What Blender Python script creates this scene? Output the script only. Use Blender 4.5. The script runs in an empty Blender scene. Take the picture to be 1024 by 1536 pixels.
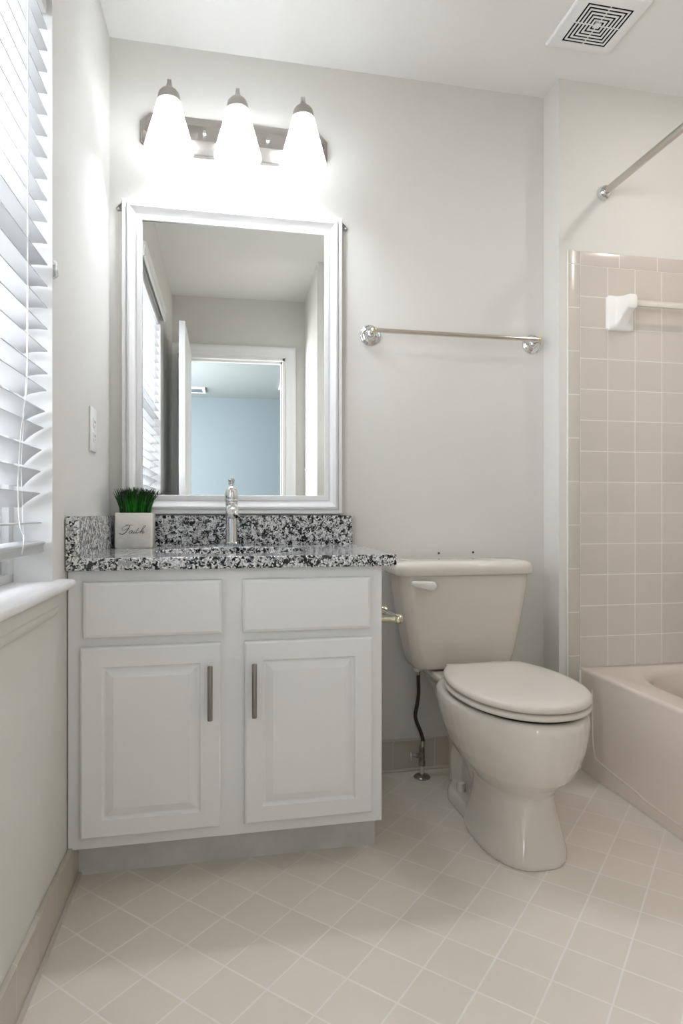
import bpy, bmesh, math, random
from mathutils import Vector, Matrix, Euler
PI = math.pi
random.seed(7)
sc = bpy.context.scene
COL = sc.collection

# ------------------------------------------------------------------ camera
cam_d = bpy.data.cameras.new('camera')
cam_d.sensor_width = 36.0
cam_d.lens = 941.0 / 1536.0 * 36.0
cam_d.shift_y = 1.0 / 1536.0
cam_d.clip_start = 0.02
cam = bpy.data.objects.new('camera', cam_d)
COL.objects.link(cam)
cam.location = (0.331, -2.129, 0.907)
cam.rotation_euler = (PI / 2, 0, -math.radians(11.24))
sc.camera = cam

# ------------------------------------------------------------------ light and exposure
sc.view_settings.view_transform = 'Standard'
sc.view_settings.look = 'None'
sc.view_settings.gamma = 1.0
sc.view_settings.exposure = 2.36
sc.view_settings.use_curve_mapping = False
P_BULB = 36.0        # emission strength of the vanity bulbs
P_SKY = 0.7
P_WINDOW = 14.5      # daylight through the bathroom window (W)
P_BEDROOM = 60.0     # fill light added at the unseen bedroom window (W)
P_DOWN = 22.0        # emission strength of the recessed lamp above the bathtub

world = bpy.data.worlds.new('sky')
sc.world = world
world.use_nodes = True
wn = world.node_tree.nodes['Background']
wn.inputs[0].default_value = (0.93, 0.97, 1.0, 1)
wn.inputs[1].default_value = P_SKY


def area(name, loc, rot, sx, sy, power, color):
    l = bpy.data.lights.new(name, 'AREA')
    l.shape = 'RECTANGLE'
    l.size = sx
    l.size_y = sy
    l.energy = power
    l.color = color
    o = bpy.data.objects.new(name, l)
    COL.objects.link(o)
    o.location = loc
    o.rotation_euler = rot
    return o


area('daylight_bathroom_window', (-0.75, -1.16, 1.42), (0, -math.radians(90), 0), 1.5, 1.9, P_WINDOW, (0.96, 0.99, 1.03))
area('bedroom_fill_light', (-1.62, -4.4, 1.5), (0, -math.radians(90), 0), 1.7, 2.4, P_BEDROOM, (1.0, 0.99, 0.98))  # added fill at an unseen window, brightens bedroom and doorway




# ------------------------------------------------------------------ materials
def s2l(c):
    return tuple((x / 255 / 12.92) if x / 255 <= 0.04045 else ((x / 255 + 0.055) / 1.055) ** 2.4 for x in c) + (1.0,)


def mat(name, rgb=None, rough=0.5, metal=0.0, lin=None, spec=None, coat=0.0):
    m = bpy.data.materials.new(name)
    m.use_nodes = True
    p = m.node_tree.nodes['Principled BSDF']
    p.inputs['Base Color'].default_value = s2l(rgb) if rgb else lin
    p.inputs['Roughness'].default_value = rough
    p.inputs['Metallic'].default_value = metal
    if spec is not None:
        p.inputs['Specular IOR Level'].default_value = spec
    if coat:
        p.inputs['Coat Weight'].default_value = coat
        p.inputs['Coat Roughness'].default_value = 0.05
    return m


def nodes(m):
    return m.node_tree.nodes, m.node_tree.links, m.node_tree.nodes['Principled BSDF']


def bump_noise(m, scale, strength, dist=0.001):
    n, l, p = nodes(m)
    tc = n.new('ShaderNodeTexCoord')
    nz = n.new('ShaderNodeTexNoise')
    nz.inputs['Scale'].default_value = scale
    nz.inputs['Detail'].default_value = 3
    b = n.new('ShaderNodeBump')
    b.inputs['Strength'].default_value = strength
    b.inputs['Distance'].default_value = dist
    l.new(tc.outputs['Object'], nz.inputs['Vector'])
    l.new(nz.outputs['Fac'], b.inputs['Height'])
    l.new(b.outputs['Normal'], p.inputs['Normal'])
    return m


def tint_noise(m, scale, rgb_a, rgb_b):
    n, l, p = nodes(m)
    tc = n.new('ShaderNodeTexCoord')
    nz = n.new('ShaderNodeTexNoise')
    nz.inputs['Scale'].default_value = scale
    nz.inputs['Detail'].default_value = 4
    r = n.new('ShaderNodeValToRGB')
    r.color_ramp.elements[0].position = 0.35
    r.color_ramp.elements[1].position = 0.65
    r.color_ramp.elements[0].color = s2l(rgb_a)
    r.color_ramp.elements[1].color = s2l(rgb_b)
    l.new(tc.outputs['Object'], nz.inputs['Vector'])
    l.new(nz.outputs['Fac'], r.inputs['Fac'])
    l.new(r.outputs['Color'], p.inputs['Base Color'])
    return m


def tile_mat(name, ax_u, off_u, pitch_u, ax_v, off_v, pitch_v, rgb, grout, half=0.0016, rough=0.3, var=0.05):
    """a grid of tiles: u = ax_u . position, v = ax_v . position; grout lines at off + k * pitch"""
    m = mat(name, rgb, rough)
    n, l, p = nodes(m)
    tc = n.new('ShaderNodeTexCoord')

    def math_node(op, a, b=None):
        q = n.new('ShaderNodeMath')
        q.operation = op
        for i, x in enumerate((a, b)):
            if x is None:
                continue
            if isinstance(x, (int, float)):
                q.inputs[i].default_value = x
            else:
                l.new(x, q.inputs[i])
        return q.outputs[0]

    cells, dists = [], []
    for ax, off, pitch in ((ax_u, off_u, pitch_u), (ax_v, off_v, pitch_v)):
        d = n.new('ShaderNodeVectorMath')
        d.operation = 'DOT_PRODUCT'
        l.new(tc.outputs['Object'], d.inputs[0])
        d.inputs[1].default_value = ax
        t = math_node('DIVIDE', math_node('SUBTRACT', d.outputs['Value'], off), pitch)
        fl = math_node('FLOOR', t)
        fr = math_node('SUBTRACT', t, fl)
        dist = math_node('MULTIPLY', math_node('MINIMUM', fr, math_node('SUBTRACT', 1.0, fr)), pitch)
        cells.append(fl)
        dists.append(dist)
    dmin = math_node('MINIMUM', dists[0], dists[1])
    mr = n.new('ShaderNodeMapRange')
    mr.interpolation_type = 'SMOOTHSTEP'
    mr.inputs['From Min'].default_value = half * 0.6
    mr.inputs['From Max'].default_value = half * 1.5
    l.new(dmin, mr.inputs['Value'])
    cmb = n.new('ShaderNodeCombineXYZ')
    l.new(cells[0], cmb.inputs[0])
    l.new(cells[1], cmb.inputs[1])
    wn_ = n.new('ShaderNodeTexWhiteNoise')
    l.new(cmb.outputs[0], wn_.inputs['Vector'])
    nz = n.new('ShaderNodeTexNoise')
    nz.inputs['Scale'].default_value = 9
    nz.inputs['Detail'].default_value = 3
    l.new(tc.outputs['Object'], nz.inputs['Vector'])
    v = math_node('ADD', math_node('MULTIPLY', wn_.outputs['Value'], var), math_node('MULTIPLY', nz.outputs['Fac'], var))
    v = math_node('ADD', v, 1.0 - var)
    tcol = n.new('ShaderNodeMix')
    tcol.data_type = 'RGBA'
    tcol.blend_type = 'MULTIPLY'
    tcol.inputs[0].default_value = 1.0
    tcol.inputs[6].default_value = s2l(rgb)
    l.new(v, tcol.inputs[7])
    mx = n.new('ShaderNodeMix')
    mx.data_type = 'RGBA'
    l.new(mr.outputs['Result'], mx.inputs[0])
    mx.inputs[6].default_value = s2l(grout)
    l.new(tcol.outputs[2], mx.inputs[7])
    l.new(mx.outputs[2], p.inputs['Base Color'])
    ro = n.new('ShaderNodeMapRange')
    ro.inputs['To Min'].default_value = 0.75
    ro.inputs['To Max'].default_value = rough
    l.new(mr.outputs['Result'], ro.inputs['Value'])
    l.new(ro.outputs['Result'], p.inputs['Roughness'])
    b = n.new('ShaderNodeBump')
    b.inputs['Strength'].default_value = 0.35
    b.inputs['Distance'].default_value = 0.001
    l.new(mr.outputs['Result'], b.inputs['Height'])
    l.new(b.outputs['Normal'], p.inputs['Normal'])
    return m


def granite_mat():
    m = mat('granite', (150, 150, 150), 0.09)
    n, l, p = nodes(m)
    tc = n.new('ShaderNodeTexCoord')
    nz = n.new('ShaderNodeTexNoise')
    nz.inputs['Scale'].default_value = 70
    nz.inputs['Detail'].default_value = 2
    l.new(tc.outputs['Object'], nz.inputs['Vector'])
    ad = n.new('ShaderNodeMix')
    ad.data_type = 'RGBA'
    ad.blend_type = 'LINEAR_LIGHT'
    ad.inputs[0].default_value = 0.018
    l.new(tc.outputs['Object'], ad.inputs[6])
    l.new(nz.outputs['Color'], ad.inputs[7])
    v = n.new('ShaderNodeTexVoronoi')
    v.inputs['Scale'].default_value = 165
    l.new(ad.outputs[2], v.inputs['Vector'])
    sep = n.new('ShaderNodeSeparateColor')
    l.new(v.outputs['Color'], sep.inputs[0])
    big = n.new('ShaderNodeTexNoise')
    big.inputs['Scale'].default_value = 62
    big.inputs['Detail'].default_value = 2
    l.new(tc.outputs['Object'], big.inputs['Vector'])
    q = n.new('ShaderNodeMath')
    q.operation = 'MULTIPLY_ADD'
    q.inputs[1].default_value = 1.5
    l.new(big.outputs['Fac'], q.inputs[0])
    l.new(sep.outputs[0], q.inputs[2])
    s = n.new('ShaderNodeMath')
    s.operation = 'SUBTRACT'
    l.new(q.outputs[0], s.inputs[0])
    s.inputs[1].default_value = 0.75
    r = n.new('ShaderNodeValToRGB')
    cr = r.color_ramp
    cr.interpolation = 'CONSTANT'
    cr.elements[0].position = 0.0
    cr.elements[0].color = s2l((18, 19, 21))
    cr.elements[1].position = 0.30
    cr.elements[1].color = s2l((92, 92, 95))
    for pos, c in ((0.37, (140, 140, 142)), (0.46, (206, 207, 208)), (0.68, (236, 236, 235)), (0.92, (172, 172, 171))):
        e = cr.elements.new(pos)
        e.color = s2l(c)
    l.new(s.outputs[0], r.inputs['Fac'])
    l.new(r.outputs['Color'], p.inputs['Base Color'])
    return m


R2 = 1 / math.sqrt(2)
M = {}
M['wall'] = bump_noise(mat('wall_paint', (221, 219, 213), 0.6), 260, 0.06)
M['ceiling'] = mat('ceiling_paint', (236, 235, 231), 0.8)
M['trim'] = mat('trim_paint', (238, 238, 238), 0.35)
M['cabinet'] = bump_noise(mat('cabinet_paint', (245, 245, 244), 0.38), 180, 0.05)
M['granite'] = granite_mat()
M['floor'] = tile_mat('floor_tile', (R2, R2, 0), -0.358, 0.1081, (R2, -R2, 0), 0.516, 0.1107, (233, 224, 212), (244, 239, 232), 0.0018, 0.28)
M['shower_tile'] = tile_mat('shower_tile', (1, 0, 0), 1.593, 0.1093, (0, 0, 1), 1.7845, 0.1098, (204, 196, 186), (226, 220, 212), 0.0014, 0.22)
M['bullnose_side'] = tile_mat('bullnose_side', (1, 0, 0), 1.593, 9.0, (0, 0, 1), 1.787, 0.154, (203, 195, 186), (226, 220, 212), 0.0014, 0.22)
M['bullnose_top'] = tile_mat('bullnose_top', (1, 0, 0), 1.593, 0.155, (0, 0, 1), -5.0, 20.0, (203, 193, 184), (226, 220, 212), 0.0014, 0.22)
M['base_tile'] = tile_mat('base_tile', (1, 1.15, 0), -0.6, 0.1525, (0, 0, 1), -5.0, 20.0, (202, 192, 180), (222, 215, 206), 0.0016, 0.3)
M['caulk'] = mat('caulk', (236, 234, 230), 0.5)
M['grout_bead'] = mat('grout_bead', (204, 195, 184), 0.5)
M['bone'] = mat('bone_porcelain', (224, 217, 207), 0.07, coat=0.3)
M['seat'] = mat('bone_plastic', (220, 212, 202), 0.16)
M['tub'] = mat('tub_enamel', (218, 206, 194), 0.14)
M['chrome'] = mat('chrome', (222, 222, 222), 0.07, 1.0)
M['chrome_soft'] = mat('brushed_nickel', (176, 172, 165), 0.3, 1.0)
M['brass'] = mat('polished_brass', (216, 209, 186), 0.12, 1.0)
M['steel'] = mat('satin_steel', (150, 146, 140), 0.32, 1.0)
M['hose'] = mat('braided_hose', (74, 66, 58), 0.45, 0.6)
M['mirror'] = mat('mirror_silver', lin=(0.93, 0.95, 0.945, 1), rough=0.0, metal=1.0)
M['white_plastic'] = mat('white_plastic', (240, 240, 238), 0.3)
M['white_ceramic'] = mat('white_ceramic', (242, 240, 236), 0.08)
M['pot'] = tint_noise(mat('pot_glaze', (205, 200, 190), 0.12), 30, (226, 221, 212), (238, 234, 226))
M['ink'] = mat('black_ink', (30, 28, 30), 0.5)
M['dark'] = mat('dark_void', (6, 6, 6), 0.9)
M['slot'] = mat('socket_slot', (70, 68, 66), 0.6)
M['door'] = mat('door_paint', (240, 240, 240), 0.35)
M['blue_wall'] = mat('blue_wall_paint', (118, 131, 138), 0.7)
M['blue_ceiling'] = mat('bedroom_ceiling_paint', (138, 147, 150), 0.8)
M['carpet'] = mat('bedroom_floor', (190, 180, 168), 0.9)
M['clear'] = mat('clear_plastic', (250, 250, 250), 0.08)
M['clear'].node_tree.nodes['Principled BSDF'].inputs['Transmission Weight'].default_value = 0.75
M['grey_vent'] = mat('grey_vent', (96, 104, 110), 0.5)
M['soil'] = mat('soil', (40, 34, 26), 0.9)

# blades of the artificial grass
m = mat('grass_blade', (40, 110, 30), 0.4)
n, l, p = nodes(m)
oi = n.new('ShaderNodeVertexColor')
oi.layer_name = 'blade'
l.new(oi.outputs['Color'], p.inputs['Base Color'])
M['grass'] = m

# frosted lamp glass: lets the bulb's light through
m = bpy.data.materials.new('frosted_glass')
m.use_nodes = True
n, l = m.node_tree.nodes, m.node_tree.links
n.clear()
out = n.new('ShaderNodeOutputMaterial')
tr = n.new('ShaderNodeBsdfTranslucent')
tr.inputs[0].default_value = (0.74, 0.74, 0.74, 1)
df = n.new('ShaderNodeBsdfDiffuse')
df.inputs[0].default_value = (0.6, 0.6, 0.6, 1)
gl = n.new('ShaderNodeBsdfGlossy')
gl.inputs['Roughness'].default_value = 0.25
a = n.new('ShaderNodeMixShader')
a.inputs[0].default_value = 0.55
l.new(df.outputs[0], a.inputs[1])
l.new(tr.outputs[0], a.inputs[2])
b = n.new('ShaderNodeMixShader')
b.inputs[0].default_value = 0.05
l.new(a.outputs[0], b.inputs[1])
l.new(gl.outputs[0], b.inputs[2])
l.new(b.outputs[0], out.inputs[0])
M['frost'] = m


def emis(name, col, strength):
    m = bpy.data.materials.new(name)
    m.use_nodes = True
    n, l = m.node_tree.nodes, m.node_tree.links
    n.clear()
    o = n.new('ShaderNodeOutputMaterial')
    e = n.new('ShaderNodeEmission')
    e.inputs[0].default_value = col
    e.inputs[1].default_value = strength
    l.new(e.outputs[0], o.inputs[0])
    return m


M['bulb'] = emis('lit_bulb', (0.93, 0.985, 1.075, 1), P_BULB)
M['downlight'] = emis('lit_lens', (1.0, 0.92, 0.86, 1), P_DOWN)

# blind slats: white vinyl that glows a little with daylight behind it
m = bpy.data.materials.new('blind_vinyl')
m.use_nodes = True
n, l = m.node_tree.nodes, m.node_tree.links
p = n['Principled BSDF']
p.inputs['Base Color'].default_value = s2l((196, 197, 199))
p.inputs['Roughness'].default_value = 0.35
tr = n.new('ShaderNodeBsdfTranslucent')
tr.inputs[0].default_value = (0.9, 0.905, 0.91, 1)
mx = n.new('ShaderNodeMixShader')
mx.inputs[0].default_value = 0.10
l.new(p.outputs[0], mx.inputs[1])
l.new(tr.outputs[0], mx.inputs[2])
l.new(mx.outputs[0], n['Material Output'].inputs[0])
M['blind'] = m

# window glass
m = bpy.data.materials.new('window_glass')
m.use_nodes = True
n, l = m.node_tree.nodes, m.node_tree.links
n.clear()
out = n.new('ShaderNodeOutputMaterial')
tr = n.new('ShaderNodeBsdfTransparent')
gl = n.new('ShaderNodeBsdfGlossy')
gl.inputs['Roughness'].default_value = 0.02
mx = n.new('ShaderNodeMixShader')
mx.inputs[0].default_value = 0.06
l.new(tr.outputs[0], mx.inputs[1])
l.new(gl.outputs[0], mx.inputs[2])
l.new(mx.outputs[0], out.inputs[0])
M['glass'] = m


# ------------------------------------------------------------------ mesh helpers
class MB:
    def __init__(self):
        self.bm = bmesh.new()

    def box(self, x0, x1, y0, y1, z0, z1, bev=0.0, seg=2, rot=None):
        bm = self.bm
        r = bmesh.ops.create_cube(bm, size=1.0)
        vs = r['verts']
        bmesh.ops.scale(bm, vec=(abs(x1 - x0), abs(y1 - y0), abs(z1 - z0)), verts=vs)
        c = Vector(((x0 + x1) / 2, (y0 + y1) / 2, (z0 + z1) / 2))
        if bev:
            es = list({e for v in vs for e in v.link_edges})
            g = bmesh.ops.bevel(bm, geom=es, offset=bev, segments=seg, affect='EDGES', profile=0.5)
            vs = list({v for f in g['faces'] for v in f.verts} | {v for v in vs if v.is_valid})
        if rot:
            bmesh.ops.rotate(bm, cent=(0, 0, 0), matrix=Euler(rot).to_matrix(), verts=vs)
        bmesh.ops.translate(bm, vec=c, verts=vs)
        return vs

    def prism(self, pts, z0, z1):
        """polygon in xy extruded in z"""
        bm = self.bm
        lo = [bm.verts.new((x, y, z0)) for x, y in pts]
        hi = [bm.verts.new((x, y, z1)) for x, y in pts]
        k = len(pts)
        bm.faces.new(lo[::-1])
        bm.faces.new(hi)
        for i in range(k):
            j = (i + 1) % k
            bm.faces.new((lo[i], lo[j], hi[j], hi[i]))
        return lo + hi

    def rings(self, rings, cap0=True, cap1=True, closed=True):
        """loft through rings of points (same length)"""
        bm = self.bm
        R = [[bm.verts.new(q) for q in r] for r in rings]
        k = len(R[0])
        for a, b in zip(R, R[1:]):
            for i in range(k if closed else k - 1):
                j = (i + 1) % k
                bm.faces.new((a[i], a[j], b[j], b[i]))
        if cap0:
            bm.faces.new(R[0][::-1])
        if cap1:
            bm.faces.new(R[-1])
        return [v for r in R for v in r]

    def lathe(self, prof, origin=(0, 0, 0), axis='Z', n=28, sx=1.0, sy=1.0, cap0=True, cap1=True):
        """prof: (radius, height) pairs along the axis"""
        o = Vector(origin)
        rs = []
        for r, h in prof:
            ring = []
            for i in range(n):
                t = 2 * PI * i / n
                x, y = max(r, 1e-5) * math.cos(t) * sx, max(r, 1e-5) * math.sin(t) * sy
                if axis == 'Z':
                    q = Vector((x, y, h))
                elif axis == '-Y':
                    q = Vector((x, -h, y))
                elif axis == 'X':
                    q = Vector((h, x, y))
                elif axis == '-X':
                    q = Vector((-h, y, x))
                ring.append(o + q)
            rs.append(ring)
        return self.rings(rs, cap0, cap1)

    def tube(self, pts, rad, n=12, cap=True, flat=1.0):
        pts = [Vector(q) for q in pts]
        rads = rad if isinstance(rad, (list, tuple)) else [rad] * len(pts)
        rs = []
        prev = None
        for i, q in enumerate(pts):
            d = (pts[min(i + 1, len(pts) - 1)] - pts[max(i - 1, 0)]).normalized()
            if prev is None:
                up = Vector((0, 0, 1)) if abs(d.z) < 0.9 else Vector((0, 1, 0))
                u = d.cross(up).normalized()
            else:
                u = (prev - d * prev.dot(d)).normalized()
            prev = u
            w = d.cross(u)
            rs.append([q + (u * math.cos(2 * PI * k / n) + w * math.sin(2 * PI * k / n) * flat) * rads[i] for k in range(n)])
        return self.rings(rs, cap, cap)

    def build(self, name, material, parent=None, smooth=True, angle=35, matrix=None):
        bm = self.bm
        if matrix is not None:
            bmesh.ops.transform(bm, matrix=matrix, verts=bm.verts)
        bmesh.ops.recalc_face_normals(bm, faces=bm.faces)
        me = bpy.data.meshes.new(name)
        bm.to_mesh(me)
        bm.free()
        for q in (material if isinstance(material, (list, tuple)) else [material]):
            me.materials.append(q)
        if smooth:
            for f in me.polygons:
                f.use_smooth = True
            me.set_sharp_from_angle(angle=math.radians(angle))
        o = bpy.data.objects.new(name, me)
        COL.objects.link(o)
        if parent:
            o.parent = parent
        return o


def catmull(pts, per=8):
    pts = [Vector(q) for q in pts]
    out = []
    for i in range(len(pts) - 1):
        p0, p1, p2, p3 = pts[max(i - 1, 0)], pts[i], pts[i + 1], pts[min(i + 2, len(pts) - 1)]
        for k in range(per):
            t = k / per
            out.append(0.5 * ((2 * p1) + (p2 - p0) * t + (2 * p0 - 5 * p1 + 4 * p2 - p3) * t * t + (3 * p1 - p0 - 3 * p2 + p3) * t ** 3))
    out.append(pts[-1])
    return out


def thing(name, label, cat, loc=(0, 0, 0), group=None, rot=0.0):
    o = bpy.data.objects.new(name, None)
    o.empty_display_size = 0.05
    COL.objects.link(o)
    o.location = loc
    o.rotation_euler.z = rot
    o['label'] = label
    o['category'] = cat
    if group:
        o['group'] = group
    return o


def struct(o, label=None):
    o['kind'] = 'structure'
    if label:
        o['label'] = label
    return o


def rrect(cx, cy, hx, hy, r, n=6):
    pts = []
    for (sx, sy, a0) in ((1, 1, 0), (-1, 1, PI / 2), (-1, -1, PI), (1, -1, 3 * PI / 2)):
        for k in range(n + 1):
            t = a0 + (PI / 2) * k / n
            pts.append((cx + sx * (hx - r) + r * math.cos(t), cy + sy * (hy - r) + r * math.sin(t)))
    return pts


# the left wall runs a hair out of square: its things are built in its own frame
# (local x = out of the wall into the room, local y along the wall, z up)
LROT = -0.02
LX = -0.008
CEIL = 2.44
DOORY = -2.444
RX = 2.36      # far long wall of the tub


def lthing(name, label, cat, group=None):
    return thing(name, label, cat, (LX, 0, 0), group, LROT)


def lplace(o):
    o.location = (LX, 0, 0)
    o.rotation_euler.z = LROT
    return o


# ------------------------------------------------------------------ room shell
b = MB()
b.box(-0.3, RX + 0.15, DOORY - 0.06, 0.15, -0.12, 0)
fl = struct(b.build('floor', M['floor'], smooth=False), 'beige square floor tiles laid diagonally')
b = MB()
b.box(-0.3, RX + 0.15, DOORY - 0.06, 0.15, CEIL, CEIL + 0.12)
struct(b.build('ceiling', M['ceiling'], smooth=False), 'white painted ceiling')
b = MB()
b.box(-0.3, RX + 0.15, 0, 0.15, 0, CEIL)
struct(b.build('wall_back', M['wall'], smooth=False), 'pale warm white back wall behind vanity and toilet')
CX, CY = 1.516, -0.106
b = MB()
b.box(CX, RX + 0.15, CY, -0.0005, 0, CEIL)
struct(b.build('wall_alcove', M['wall'], smooth=False), 'pale end wall of the tub alcove stepping forward from the back wall')

# left wall with the window opening
WY0, WY1, WZ0, WZ1 = -1.62, -0.663, 0.742, 2.035
b = MB()
for (y0, y1, z0, z1) in ((WY1, 0.03, 0, CEIL), (DOORY - 0.1, WY0, 0, CEIL), (WY0, WY1, 0, WZ0), (WY0, WY1, WZ1, CEIL)):
    b.box(-0.16, 0, y0, y1, z0, z1)
struct(lplace(b.build('wall_left', M['wall'], smooth=False)), 'pale warm white left wall around the window')

# right side of the entry: closet block that ends the tub alcove
b = MB()
b.box(0.877, RX + 0.15, DOORY - 0.06, -1.70, 0, CEIL)
struct(b.build('wall_entry', M['wall'], smooth=False), 'pale wall beside the doorway seen in the mirror')
b = MB()
b.box(RX, RX + 0.15, -1.70, CY, 0, CEIL)
struct(b.build('wall_right', M['wall'], smooth=False), 'long tiled wall side of the tub alcove')

# door wall
DX0, DX1, DZ = -0.015, 0.735, 2.022
b = MB()
b.box(-0.3, DX0, DOORY - 0.12, DOORY, 0, CEIL)
b.box(DX1, 0.877, DOORY - 0.12, DOORY, 0, CEIL)
b.box(DX0, DX1, DOORY - 0.12, DOORY, DZ, CEIL)
struct(b.build('wall_front', M['wall'], smooth=False), 'wall with the doorway opposite the mirror')

# bedroom beyond the doorway
BY0, BY1, BX0, BX1 = -6.42, DOORY - 0.12, -1.5, 3.2
b = MB()
b.box(BX0, BX1, BY0, BY1, -0.12, -0.001)
struct(b.build('floor_bedroom', M['carpet'], smooth=False))
b = MB()
b.box(BX0, BX1, BY0, BY1, CEIL, CEIL + 0.12)
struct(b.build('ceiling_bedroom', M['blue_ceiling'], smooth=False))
b = MB()
b.box(BX0, BX1, BY0 - 0.1, BY0, 0, CEIL)
struct(b.build('wall_bedroom_far', M['blue_wall'], smooth=False), 'pale blue wall of the room beyond the doorway')
b = MB()
b.box(BX1, BX1 + 0.1, BY0, BY1, 0, CEIL)
b.box(DX1 + 0.2, BX1, BY1 - 0.02, BY1, 0, CEIL)
b.box(BX0, DX0 - 0.2, BY1 - 0.02, BY1, 0, CEIL)
struct(b.build('wall_bedroom_right', M['blue_wall'], smooth=False))
b = MB()
b.box(BX0 - 0.1, BX0, BY0, -5.6, 0, CEIL)
b.box(BX0 - 0.1, BX0, -3.2, BY1, 0, CEIL)
b.box(BX0 - 0.1, BX0, -5.6, -3.2, 0, 0.65)
b.box(BX0 - 0.1, BX0, -5.6, -3.2, 2.35, CEIL)
struct(b.build('wall_bedroom_left', M['blue_wall'], smooth=False))
b = MB()
b.box(BX0 - 0.07, BX0 - 0.03, -5.6, -5.54, 0.65, 2.35)
b.box(BX0 - 0.07, BX0 - 0.03, -3.26, -3.2, 0.65, 2.35)
b.box(BX0 - 0.07, BX0 - 0.03, -4.43, -4.37, 0.65, 2.35)
b.box(BX0 - 0.07, BX0 - 0.03, -5.54, -3.26, 0.65, 0.71)
b.box(BX0 - 0.07, BX0 - 0.03, -5.54, -3.26, 2.29, 2.35)
struct(b.build('window_added', M['trim']))  # unseen window, added as a light source for the bedroom
# door casing and jamb
b = MB()
JT = 0.016


def casing_profile(w):
    return [(0, 0), (0, 0.010), (0.010, 0.012), (0.030, 0.013), (0.040, 0.017), (w - 0.004, 0.019), (w, 0.016), (w, 0)]


CW = 0.074
cx0, cx1, cz = DX0 - 0.078, DX1 + 0.078, DZ + 0.078
rg = []
for d_, h_ in ((0, 0), (0, 0.019), (0.004, 0.021), (0.022, 0.019), (0.032, 0.014), (0.060, 0.012), (CW - 0.003, 0.010), (CW, 0.0)):
    rg.append([(cx0 + d_, DOORY + h_, 0), (cx0 + d_, DOORY + h_, cz - d_), (cx1 - d_, DOORY + h_, cz - d_), (cx1 - d_, DOORY + h_, 0)])
b.rings(rg, cap0=False, cap1=False, closed=False)
b.box(DX0 - 0.004, DX0 + JT, DOORY - 0.125, DOORY + 0.004, 0, DZ)
b.box(DX1 - JT, DX1 + 0.004, DOORY - 0.125, DOORY + 0.004, 0, DZ)
b.box(DX0, DX1, DOORY - 0.125, DOORY + 0.004, DZ - JT, DZ + 0.004)
b.box(DX1 - JT - 0.012, DX1 - JT, DOORY - 0.08, DOORY - 0.045, 0, DZ - JT)
b.box(DX0, DX1, DOORY - 0.08, DOORY - 0.045, DZ - JT - 0.012, DZ - JT)
struct(b.build('trim_2', M['trim']), 'white moulded casing around the doorway')

# door leaf, swung open into the bathroom along the left wall
door = thing('door', 'white door leaf standing open beside the doorway, seen edge-on in the mirror', 'door', (0.040, -2.425, 0), None, -0.027)
struct(door)
door.name = 'door_1'
b = MB()
b.box(0, 0.036, 0, 0.785, 0.008, 2.024, 0.0015)
b.build('door_leaf', M['door'], door)
b = MB()
for z in (0.25, 1.05, 1.82):
    b.box(-0.004, 0.004, -0.012, 0.0, z - 0.045, z + 0.045)
b.build('hinge', M['chrome_soft'], door)
b = MB()
b.lathe([(0.026, 0), (0.026, 0.006), (0.010, 0.010), (0.010, 0.03), (0.022, 0.038), (0.027, 0.05), (0.02, 0.062), (0.001, 0.065)], (0.0, 0.725, 0.95), '-X')
b.build('knob', M['chrome_soft'], door)

# tile base along the walls
b = MB()
b.prism([(0.758, -0.001), (0.758, -0.010), (CX - 0.0, -0.010), (CX, -0.001)], 0, 0.104)
b.box(0.758, CX, -0.012, -0.001, 0.100, 0.109, 0.002)
for k in range(5):
    pass
bb = struct(b.build('baseboard_back', M['base_tile']), 'beige tile base along the back wall')
b = MB()
b.tube([(0.758, -0.012, 0.003), (CX, -0.012, 0.003)], 0.006, 8)
o = b.build('caulk_line', M['grout_bead'], bb)
b = MB()
b.box(0.0, 0.010, -2.0, -0.45, 0, 0.098)
b.box(0.0, 0.012, -2.0, -0.45, 0.096, 0.106, 0.002)
bb = struct(lplace(b.build('baseboard_left', M['base_tile'])), 'beige tile base along the left wall')
b = MB()
b.tube([(0.013, -2.0, 0.003), (0.013, -0.45, 0.003)], 0.006, 8)
b.build('caulk_line', M['grout_bead'], bb)
b = MB()
b.box(CX - 0.010, CX, CY - 0.001, -0.012, 0, 0.104)
struct(b.build('baseboard_alcove', M['base_tile']))

# ------------------------------------------------------------------ tiled surround above the tub
TT = CY - 0.008
b = MB()
b.box(1.593, RX, TT, CY, 0.30, 1.7845)
ts = struct(b.build('wall_tub_tile', M['shower_tile'], smooth=False), 'beige square wall tiles above the tub')
b = MB()
b.box(1.5485, 1.593, TT, CY, 0, 1.836, 0.0035)
b.build('bullnose_column', M['bullnose_side'], ts)
b = MB()
b.box(1.593, RX, TT, CY, 1.7845, 1.836, 0.0035)
b.build('bullnose_cap', M['bullnose_top'], ts)
b = MB()
b.box(1.544, 1.5492, TT + 0.001, CY, 0, 1.836, 0.002)
b.box(1.588, 1.5945, TT - 0.006, TT, 0, 0.352, 0.002)
b.build('caulk_line', M['caulk'], ts)

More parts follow.
